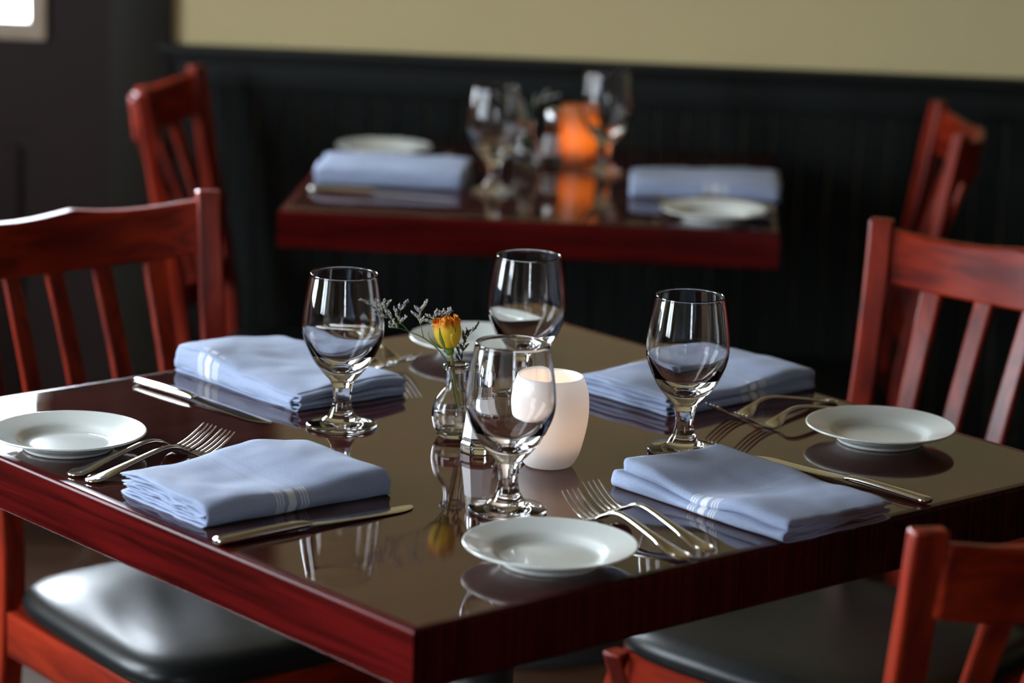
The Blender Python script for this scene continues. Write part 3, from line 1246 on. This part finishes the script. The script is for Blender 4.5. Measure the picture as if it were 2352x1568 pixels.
# ------------------------------------------------------------------ salt shakers
def make_shaker(label):
    t = thing('salt_shaker', label, 'shaker')
    S = 8

    def oct_(prof, m, nm, ang=20, cap=True):
        vs_, fs_ = [], []
        for (r, z) in prof:
            for k in range(S):
                a = 2 * PI * (k + .5) / S
                vs_.append((r * math.cos(a), r * math.sin(a), z))
        for i in range(len(prof) - 1):
            for k in range(S):
                fs_.append((i * S + k, i * S + (k + 1) % S, (i + 1) * S + (k + 1) % S, (i + 1) * S + k))
        fs_.append(tuple(range(S))[::-1])
        if cap:
            fs_.append(tuple((len(prof) - 1) * S + k for k in range(S)))
        return pyobj(nm, vs_, fs_, m, t, ang)
    oct_([(.0190, 0), (.0203, .0015), (.0203, .0095), (.0185, .0125), (.0162, .030), (.0135, .055), (.0118, .072), (.0090, .074),
          (.0095, .070), (.0115, .054), (.0140, .031), (.0158, .0165), (.0150, .0145)], m_glass, 'glass_body', 20)
    oct_([(.0160, .0160), (.0183, .0166), (.0164, .0300), (.0143, .0485), (.0090, .0490)], m_salt, 'salt')
    lathe('cap', [(.0122, .0712), (.0127, .073), (.0127, .083), (.0118, .086), (.0108, .091), (.0075, .0955), (.0, .0970)], m_chrome, t, 32, ang=50)
    for k in range(5):
        a = 2 * PI * k / 5
        o = lathe('pour_hole', [(0, .0004), (.0008, .0002), (.0008, -.001)], m_black, t, 8)
        o.location = (.004 * math.cos(a), .004 * math.sin(a), .0963)
    return t


sh = make_shaker('faceted glass salt shaker with chrome cap, behind the nearest goblet')
sh.location = T1(.434, .432, .0001)
sh2 = copy_tree(sh, (-0.044, 2.525, TZ + .0001))
sh2['label'] = 'blurred glass salt shaker with chrome cap on the back table'


# ------------------------------------------------------------------ candle holders
def make_candle(label, m_shell, power, colr, scale=1.0, cyl=False):
    t = thing('candle_holder', label, 'candle')
    if not cyl:
        O = dense([(.0215, .0006), (.0250, .0018), (.0292, .0074), (.0330, .0155), (.0372, .032), (.0402, .048), (.0412, .0645), (.0397, .081), (.0347, .0965)], 5)
        I = dense([(.0325, .0965), (.0373, .081), (.0388, .0645), (.0378, .048), (.0346, .032), (.0300, .0175), (.022, .0130), (.0, .0125)], 5)
    else:
        O = dense([(.028, .0006), (.031, .003), (.032, .02), (.031, .05), (.030, .075), (.032, .098)], 5)
        I = dense([(.0295, .098), (.0275, .075), (.0285, .05), (.0295, .02), (.027, .010), (.0, .009)], 5)
    pts = [(0, .0006)] + O + [((O[-1][0] + I[0][0]) / 2, O[-1][1] + .0009)] + I
    lathe('frosted_shell', pts, m_shell, t, 72)
    z0 = .0132 if not cyl else .0098
    lathe('wax', [(0, z0), (.0188, z0), (.0190, z0 + .016), (.017, z0 + .0175), (.004, z0 + .0165), (0, z0 + .0165)], m_wax, t, 32, ang=40)
    lathe('wick', [(.0006, z0 + .016), (.0006, z0 + .024), (0, z0 + .0245)], m_black, t, 6)
    fl_ = lathe('flame', dense([(0, z0 + .022), (.0028, z0 + .027), (.0034, z0 + .032), (.0020, z0 + .041), (0, z0 + .049)], 4), flame_mat(power, colr), t, 16)
    return t


c1 = make_candle('frosted white barrel-shaped candle holder with a lit tea light, centre of the front table', m_frost, 58, (1, .64, .36))
c1.location = T1(.457, .345, .0001)
c2 = make_candle('glowing amber glass candle holder, blurred, on the back table', m_amber, 150, (1, .55, .2), cyl=True)
c2.location = (-0.001, 2.545, TZ + .0001)


# ------------------------------------------------------------------ plates
def make_plate(label, group):
    t = thing('bread_plate', label, 'plate', group=group)
    top = dense([(.0, .0052), (.030, .0052), (.0445, .0056), (.0505, .0085), (.0560, .0125), (.0680, .0162), (.0790, .0192)], 5)
    rim = [(.0808, .0199), (.0820, .0200), (.0827, .0193), (.0825, .0183), (.0812, .0174)]
    bot = dense([(.0780, .0163), (.068, .0132), (.0570, .0092), (.0505, .0052), (.0480, .0032)], 4)
    lathe('dish', top + rim + bot, m_porc, t, 96)
    lathe('foot_ring', [(.0480, .0032), (.0478, .0012), (.0465, .0), (.0445, .0002), (.0432, .0015), (.0428, .0030), (.0, .0032)], m_porc, t, 96)
    return t


p1 = make_plate('small white plate nearest the camera, beside the two forks of the near right setting', 'bread plates on the front table')
p1.location = T1(.2308, .0844, .0001)
for loc, lab, grp in (
        (T1(.078, .683, .0001), 'small white plate on the left corner of the front table, catching bright window light', 'bread plates on the front table'),
        (T1(.8297, .2142, .0001), 'small white plate near the right corner of the front table, before the right chair', 'bread plates on the front table'),
        (T1(.731, .791, .0001), 'small white plate at the far corner of the front table, behind rose and goblets', 'bread plates on the front table'),
        (Vector((-0.335, 2.53, TZ + .0001)), 'blurred small plate behind the left napkin of the back table', 'bread plates on the back table'),
        (Vector((0.238, 2.053, TZ + .0001)), 'blurred small plate in front of the right napkin of the back table', 'bread plates on the back table')):
    c = copy_tree(p1, loc)
    c['label'] = lab
    c['group'] = grp


# ------------------------------------------------------------------ cutlery (origin at handle end, pointing +x)
def strip(name, stations, m, parent, ang=30):
    """flat section swept along x: stations (x, z, halfwidth, halfthick, y)"""
    vs_, fs_ = [], []
    S = 12
    for (x_, z_, hw, ht, y_) in stations:
        for k in range(S):
            a = 2 * PI * k / S
            ca, sa = math.cos(a), math.sin(a)
            vs_.append((x_, y_ + hw * math.copysign(abs(ca) ** .8, ca), z_ + ht * math.copysign(abs(sa) ** .7, sa)))
    n = len(stations)
    for i in range(n - 1):
        for k in range(S):
            A = i * S
            fs_.append((A + k, A + (k + 1) % S, A + S + (k + 1) % S, A + S + k))
    fs_.append(tuple(range(S))[::-1])
    fs_.append(tuple((n - 1) * S + k for k in range(S)))
    return pyobj(name, vs_, fs_, m, parent, 60, fix=True)


def interp(tab, n):
    out = []
    P = [Vector(t_[:3]) for t_ in tab]
    Q_ = [Vector((t_[3], t_[4] if len(t_) > 4 else 0, 0)) for t_ in tab]
    A, B_ = spline(P, n), spline(Q_, n)
    return [(a.x, a.y, max(.0003, a.z), max(.0003, b_.x), b_.y) for a, b_ in zip(A, B_)]


def make_fork(label, group=None):
    t = thing('dinner_fork', label, 'fork', group=group)
    hd = [(0, .0022, .0030, .0009), (.0025, .0024, .0085, .0012), (.010, .0030, .0108, .0013), (.024, .0045, .0092, .0015), (.045, .0085, .0060, .0019),
          (.070, .0130, .0042, .0021), (.095, .0172, .0036, .0022), (.112, .0178, .0033, .0023), (.124, .0150, .0036, .0021)]
    strip('handle', interp(hd, 4), m_steel, t)
    for s in (-1, 1):
        strip('handle_bead', interp([(.006, .0038 + .0006, .0006, .0004, s * .0070), (.010, .0046, .0014, .0007, s * .0078), (.018, .0052, .0008, .0004, s * .0066)], 3), m_steel, t)
    hdd = [(.124, .0150, .0036, .0021), (.130, .0118, .0062, .0017), (.136, .0080, .0098, .0013), (.142, .0050, .0118, .0011), (.148, .0034, .0122, .0010), (.153, .0030, .0121, .0010)]
    strip('head', interp(hdd, 4), m_steel, t)
    for y_ in (-.0103, -.0034, .0034, .0103):
        tn = [(.151, .0031, .0019, .0010, y_), (.160, .0042, .0017, .0011, y_), (.172, .0085, .0015, .0011, y_ * .98), (.184, .0150, .0012, .0010, y_ * .96), (.194, .0215, .0007, .0006, y_ * .94)]
        strip('tine', interp(tn, 3), m_steel, t)
    return t


def make_knife(label):
    t = thing('dinner_knife', label, 'knife')
    hd = [(0, .0040, .0040, .0018), (.002, .0043, .0078, .0032), (.012, .0045, .0088, .0040), (.045, .0050, .0080, .0044), (.085, .0052, .0066, .0042), (.102, .0050, .0060, .0034), (.108, .0046, .0062, .0022)]
    strip('handle', interp(hd, 4), m_steel, t)
    bl = [(.106, .0044, .0064, .0014, 0), (.112, .0040, .0088, .0010, .001), (.135, .0030, .0098, .0008, .002), (.185, .0018, .0100, .0007, .002), (.212, .0014, .0098, .0006, .002), (.228, .0012, .0076, .0005, .004), (.2355, .0011, .0035, .0004, .0065), (.2372, .0011, .0008, .0003, .0072)]
    strip('blade', interp(bl, 4), m_steel, t)
    return t


def lay(o, h, tip, z=0.0001, tilt=0.0, roll=0.0):
    a, b_ = T1(*h), T1(*tip)
    o.location = (a.x, a.y, TZ + z)
    o.rotation_euler = (roll, tilt, math.atan2(b_.y - a.y, b_.x - a.x))


FG = 'forks on the front table'
f1 = make_fork('outer fork of the near left setting, beside the bright white plate', FG)
lay(f1, (.019, .585), (.203, .612))
forks = [((.021, .555), (.226, .584), 0.0001, 0, 'inner fork of the near left setting, its handle under the napkin edge'),
         ((.340, .012), (.362, .204), 0.0001, 0, 'fork partly behind the rim of the nearest white plate, under its twin'),
         ((.368, .009), (.388, .208), 0.0035, -.012, 'upper fork of the crossed pair beside the nearest plate'),
         ((.921, .368), (.737, .375), 0.0001, 0, 'fork beside the napkin of the far right setting'),
         ((.918, .316), (.739, .326), 0.0001, 0, 'fork of the far right setting whose handle runs under the plate rim'),
         ((.585, .935), (.570, .746), 0.0001, 0, 'left fork of the far left setting, half hidden behind its napkin'),
         ((.612, .930), (.592, .740), 0.0032, -.010, 'right fork of the far left setting, its tines pointing at the far plate')]
for h, tp, z, tl, lab in forks:
    c = copy_tree(f1)
    lay(c, h, tp, z, tl)
    c['label'] = lab
    c['group'] = FG
k1 = make_knife('steel dinner knife of the near left setting, in front of the striped napkin')
lay(k1, (.0035, .305), (.239, .297))
KG = 'knives on the front table'
k1['group'] = KG
for h, tp, lab in (((.680, .010), (.668, .258), 'steel dinner knife of the near right setting, between napkin and right plate'),
                   ((.297, .884), (.309, .650), 'steel dinner knife of the far left setting, its handle bright with window light'),
                   ((.928, .632), (.694, .592), 'steel dinner knife of the far right setting, mostly hidden behind its napkin')):
    c = copy_tree(k1)
    lay(c, h, tp)
    c['label'] = lab
    c['group'] = KG


def lay_room(o, h, tip, z=.0001):
    o.location = (h[0], h[1], TZ + z)
    o.rotation_euler = (0, 0, math.atan2(tip[1] - h[1], tip[0] - h[0]))


for h, tp, lab, src in (((-.408, 2.157), (-.17, 2.125), 'blurred knife in front of the left napkin of the back table', k1),
                        ((.325, 2.47), (.09, 2.46), 'blurred knife behind the right napkin of the back table', k1),
                        ((-.405, 2.428), (-.215, 2.438), 'blurred fork between plate and napkin at the left of the back table', f1),
                        ((-.405, 2.458), (-.205, 2.468), 'blurred fork nearer the plate at the left of the back table', f1),
                        ((.335, 2.190), (.145, 2.158), 'blurred fork in front of the right napkin of the back table', f1),
                        ((.335, 2.158), (.140, 2.126), 'blurred fork against the right plate of the back table', f1)):
    c = copy_tree(src)
    lay_room(c, h, tp)
    c['label'] = lab
    c['group'] = 'knives on the back table' if src is k1 else 'forks on the back table'


# ------------------------------------------------------------------ napkins
def nz3(x_, y_, z_):
    return noise.noise(Vector((x_, y_, z_)))


def make_napkin(label, group, L, W, H4, sheets, stripe_at, seed, amp=.004, side_sheets=None, NS=46, curl=None):
    """folded cloth. x: length (0..L), y: width (0..W). H4: heights (00, L0, 0W, LW).
    sheets: U-folds (v0, v1, inset, far_inset, s_in, s_out); closed side at y=0"""
    t_cloth = .0011
    vs_, fs_, uv = [], [], []

    def Hm(s, y_):
        a, b_ = s / L, y_ / W
        h = H4[0] * (1 - a) * (1 - b_) + H4[1] * a * (1 - b_) + H4[2] * (1 - a) * b_ + H4[3] * a * b_
        h += amp * nz3(s * 11 + seed, y_ * 13, seed * 1.7) + .35 * amp * nz3(s * 34, y_ * 34 + seed, seed)
        if curl:
            h += curl(a, b_)
        # rolled-over edges
        d_ = min(y_, W - y_)
        h *= 1 - .16 * math.exp(-max(0, d_) / .006)
        d_ = min(s, L - s)
        h *= 1 - .10 * math.exp(-max(0, d_) / .007)
        return max(.006, h)
    for si, sht in enumerate(sheets):
        v0, v1, ins, far, s_in, s_out = sht[:6]
        swap = len(sht) > 6
        LL, WW = (W, L) if swap else (L, W)
        flip = ins < 0
        path = []
        n1, na = 18, 9
        rr = .0085 * min(1, (v1 - v0) * 1.3) + .001
        i0 = abs(ins)
        for k in range(n1 + 1):
            y_ = (WW - far) + (i0 + rr - (WW - far)) * k / n1
            path.append((y_, v0))
        for k in range(1, na):
            a = PI * k / na
            path.append((i0 + rr - rr * math.sin(a) ** .8, v0 + (v1 - v0) * (1 - math.cos(a)) / 2))
        for k in range(n1 + 1):
            y_ = (i0 + rr) + ((WW - far) - (i0 + rr)) * k / n1
            path.append((y_, v1))
        if flip:
            path = [(WW - y_, v) for (y_, v) in path]
        npth = len(path)
        base = len(vs_)
        for j in range(NS + 1):
            f = j / NS
            pts = []
            for q, (y_, v) in enumerate(path):
                yy = y_ + .0030 * nz3(f * 5 + seed, v * 3, si * 1.1 + seed) * (1 if q > n1 else .4)
                s0 = s_in + .0030 * nz3(y_ * 26, v * 4 + si * .8, seed + 3) + .0012 * nz3(y_ * 90, v * 2, seed)
                s1 = LL - s_out + .0030 * nz3(y_ * 26, v * 4 + si * .8, seed + 9)
                # plan corners are rounded
                dc = min(y_, WW - y_)
                rc = .0035 * math.exp(-max(0, dc) / .006)
                s0 += rc
                s1 -= rc
                s = s0 + (s1 - s0) * f
                h = Hm(yy, s) if swap else Hm(s, yy)
                edge = min(1, min(f, 1 - f) / .06)
                z_ = t_cloth * .6 + v * (h - t_cloth * 1.2)
                z_ += .0012 * nz3(yy * 60 + si, s * 12, seed) * v * (1 - v) * 4
                if edge < 1:
                    z_ += (1 - edge) * (.0028 * nz3(yy * 42 + si * 1.9, v * 5, seed + 5)) * (0.3 + v * (1 - v) * 4)
                pts.append((s, yy, max(z_, t_cloth * .6)))
            for sgn in (1, -1):
                for q in range(npth):
                    a = pts[max(0, q - 1)]
                    b_ = pts[min(npth - 1, q + 1)]
                    ty, tz = b_[1] - a[1], b_[2] - a[2]
                    l = math.hypot(ty, tz) or 1
                    ny, nzv = tz / l, -ty / l
                    p_ = pts[q]
                    o_ = sgn * t_cloth / 2 * (-1)
                    A_, B2, Z_ = p_[0], p_[1] + ny * o_, max(.0001, p_[2] + nzv * o_)
                    if swap:
                        A_, B2 = B2, A_
                    vs_.append((A_, B2, Z_))
                    uv.append((A_ - stripe_at, (q - (n1 + na / 2)) * .0075 if abs(q - (n1 + na / 2)) > na / 2 else 0))
        R_ = 2 * npth
        for j in range(NS):
            A = base + j * R_
            B_ = A + R_
            for q in range(npth - 1):
                fs_.append((A + q, A + q + 1, B_ + q + 1, B_ + q))
                fs_.append((A + npth + q, B_ + npth + q, B_ + npth + q + 1, A + npth + q + 1))
            fs_.append((A, B_, B_ + npth, A + npth))
            fs_.append((A + npth - 1, A + 2 * npth - 1, B_ + 2 * npth - 1, B_ + npth - 1))
        for A in (base, base + NS * R_):
            for q in range(npth - 1):
                f4 = (A + q, A + npth + q, A + npth + q + 1, A + q + 1)
                fs_.append(f4 if A == base else f4[::-1])
    o = pyobj('folded_napkin', vs_, fs_, m_nap, None, None, uv, fix=True)
    return tag(o, label, 'napkin', group)


def put(o, x, y, ang):
    p_ = T1(x, y)
    o.location = (p_.x, p_.y, TZ + .0002)
    o.rotation_euler = (0, 0, A45 + ang)


NG = 'blue napkins on the front table'
# near left: length along +x from x=.024, closed side at y=.352 facing the near right
SH_ONE = [(0, 1, 0, .001, 0, 0), (.13, .42, .003, .006, .002, .002), (.21, .34, .006, .010, .003, .003), (.54, .88, .003, .006, .001, .002), (.63, .79, .006, .012, .003, .004)]
n1 = make_napkin('folded blue napkin at the near left setting, its rippled layered end at the table edge', NG, .225, .160, (.024, .027, .027, .027), SH_ONE, .084, 2.3, .0050,
                 curl=lambda a, b: .009 * math.exp(-((a - .72) ** 2) / .03) * b - .006 * math.exp(-((a - .36) ** 2) / .02) * b + .002 * math.sin(9 * a + 4 * b))
put(n1, .024, .352, math.radians(-1.5))
# near right: long side with two stacked folds faces the near left (x=.456), layered end at y=0
SH_TWO = [(0, .47, 0, .001, 0, 0), (.12, .36, .004, .006, .002, .002), (.53, 1, .005, .001, .002, .012), (.64, .88, .009, .008, .003, .014), (.70, .82, .013, .012, .004, .016)]
n2 = make_napkin('folded blue napkin of the near right setting, two stacked striped folds facing the forks', NG, .252, .155, (.018, .026, .023, .027), [(a, b, -(i + 1e-6), f, si, so) for (a, b, i, f, si, so) in SH_TWO], .098, 5.1, .004,
                 curl=lambda a, b: .010 * max(0, a - .65) / .35 * b * b - .005 * math.exp(-((a - .50) ** 2) / .03) * (.3 + b * .7) + .0018 * math.sin(14 * a - 3 * b))
# local x -> table +y ; local y (0..W) -> table -x ; so closed side (flipped) faces table -x
put(n2, .456 + .155, -.004, PI / 2)
# far right: end with layers faces near left (x=.703), striped side at y=.42
n3 = make_napkin('folded blue napkin of the far right setting, behind the right-hand goblet', NG, .245, .152, (.022, .024, .024, .024), [(0, .47, 0, .001, .006, 0), (.53, 1, .001, .001, .006, 0), (0, .20, .003, .001, .003, .001, 1), (.26, .46, .0, .001, .003, .001, 1), (.54, .73, .003, .001, .003, .001, 1), (.80, .99, .0, .001, .003, .001, 1)], .118, 8.4, .005,
                 curl=lambda a, b: .006 * math.exp(-((a - .8) ** 2) / .03))
put(n3, .703, .418, math.radians(1))
# far left: long along y, end with stacked folds faces the near right
n4 = make_napkin('folded pale blue napkin of the far left setting, brightly lit, behind the left goblet', NG, .245, .158, (.024, .027, .021, .030), [(0, 1, -1e-6, .0, .007, 0), (0, .19, .003, .001, .001, .002, 1), (.27, .47, .0, .001, .001, .002, 1), (.54, .72, .004, .001, .001, .002, 1), (.80, .985, .0, .001, .001, .002, 1)], .155, 12.6, .006,
                 curl=lambda a, b: .008 * math.exp(-((a - .8) ** 2) / .04) * b)
put(n4, .368 + .156, .668, PI / 2)
n5 = make_napkin('blurred folded blue napkin at the left end of the back table', 'blue napkins on the back table', .245, .158, (.026, .024, .032, .036), SH_ONE, .5, 21.0, .006, NS=30)
n5.location = (-.412, 2.212, TZ + .0002)
n5.rotation_euler = (0, 0, math.radians(-.5))
n6 = make_napkin('blurred folded blue napkin at the right end of the back table', 'blue napkins on the back table', .245, .155, (.026, .024, .026, .036), SH_ONE, .12, 33.0, .004, NS=30)
n6.location = (.100, 2.225, TZ + .0002)
n6.rotation_euler = (0, 0, math.radians(1))
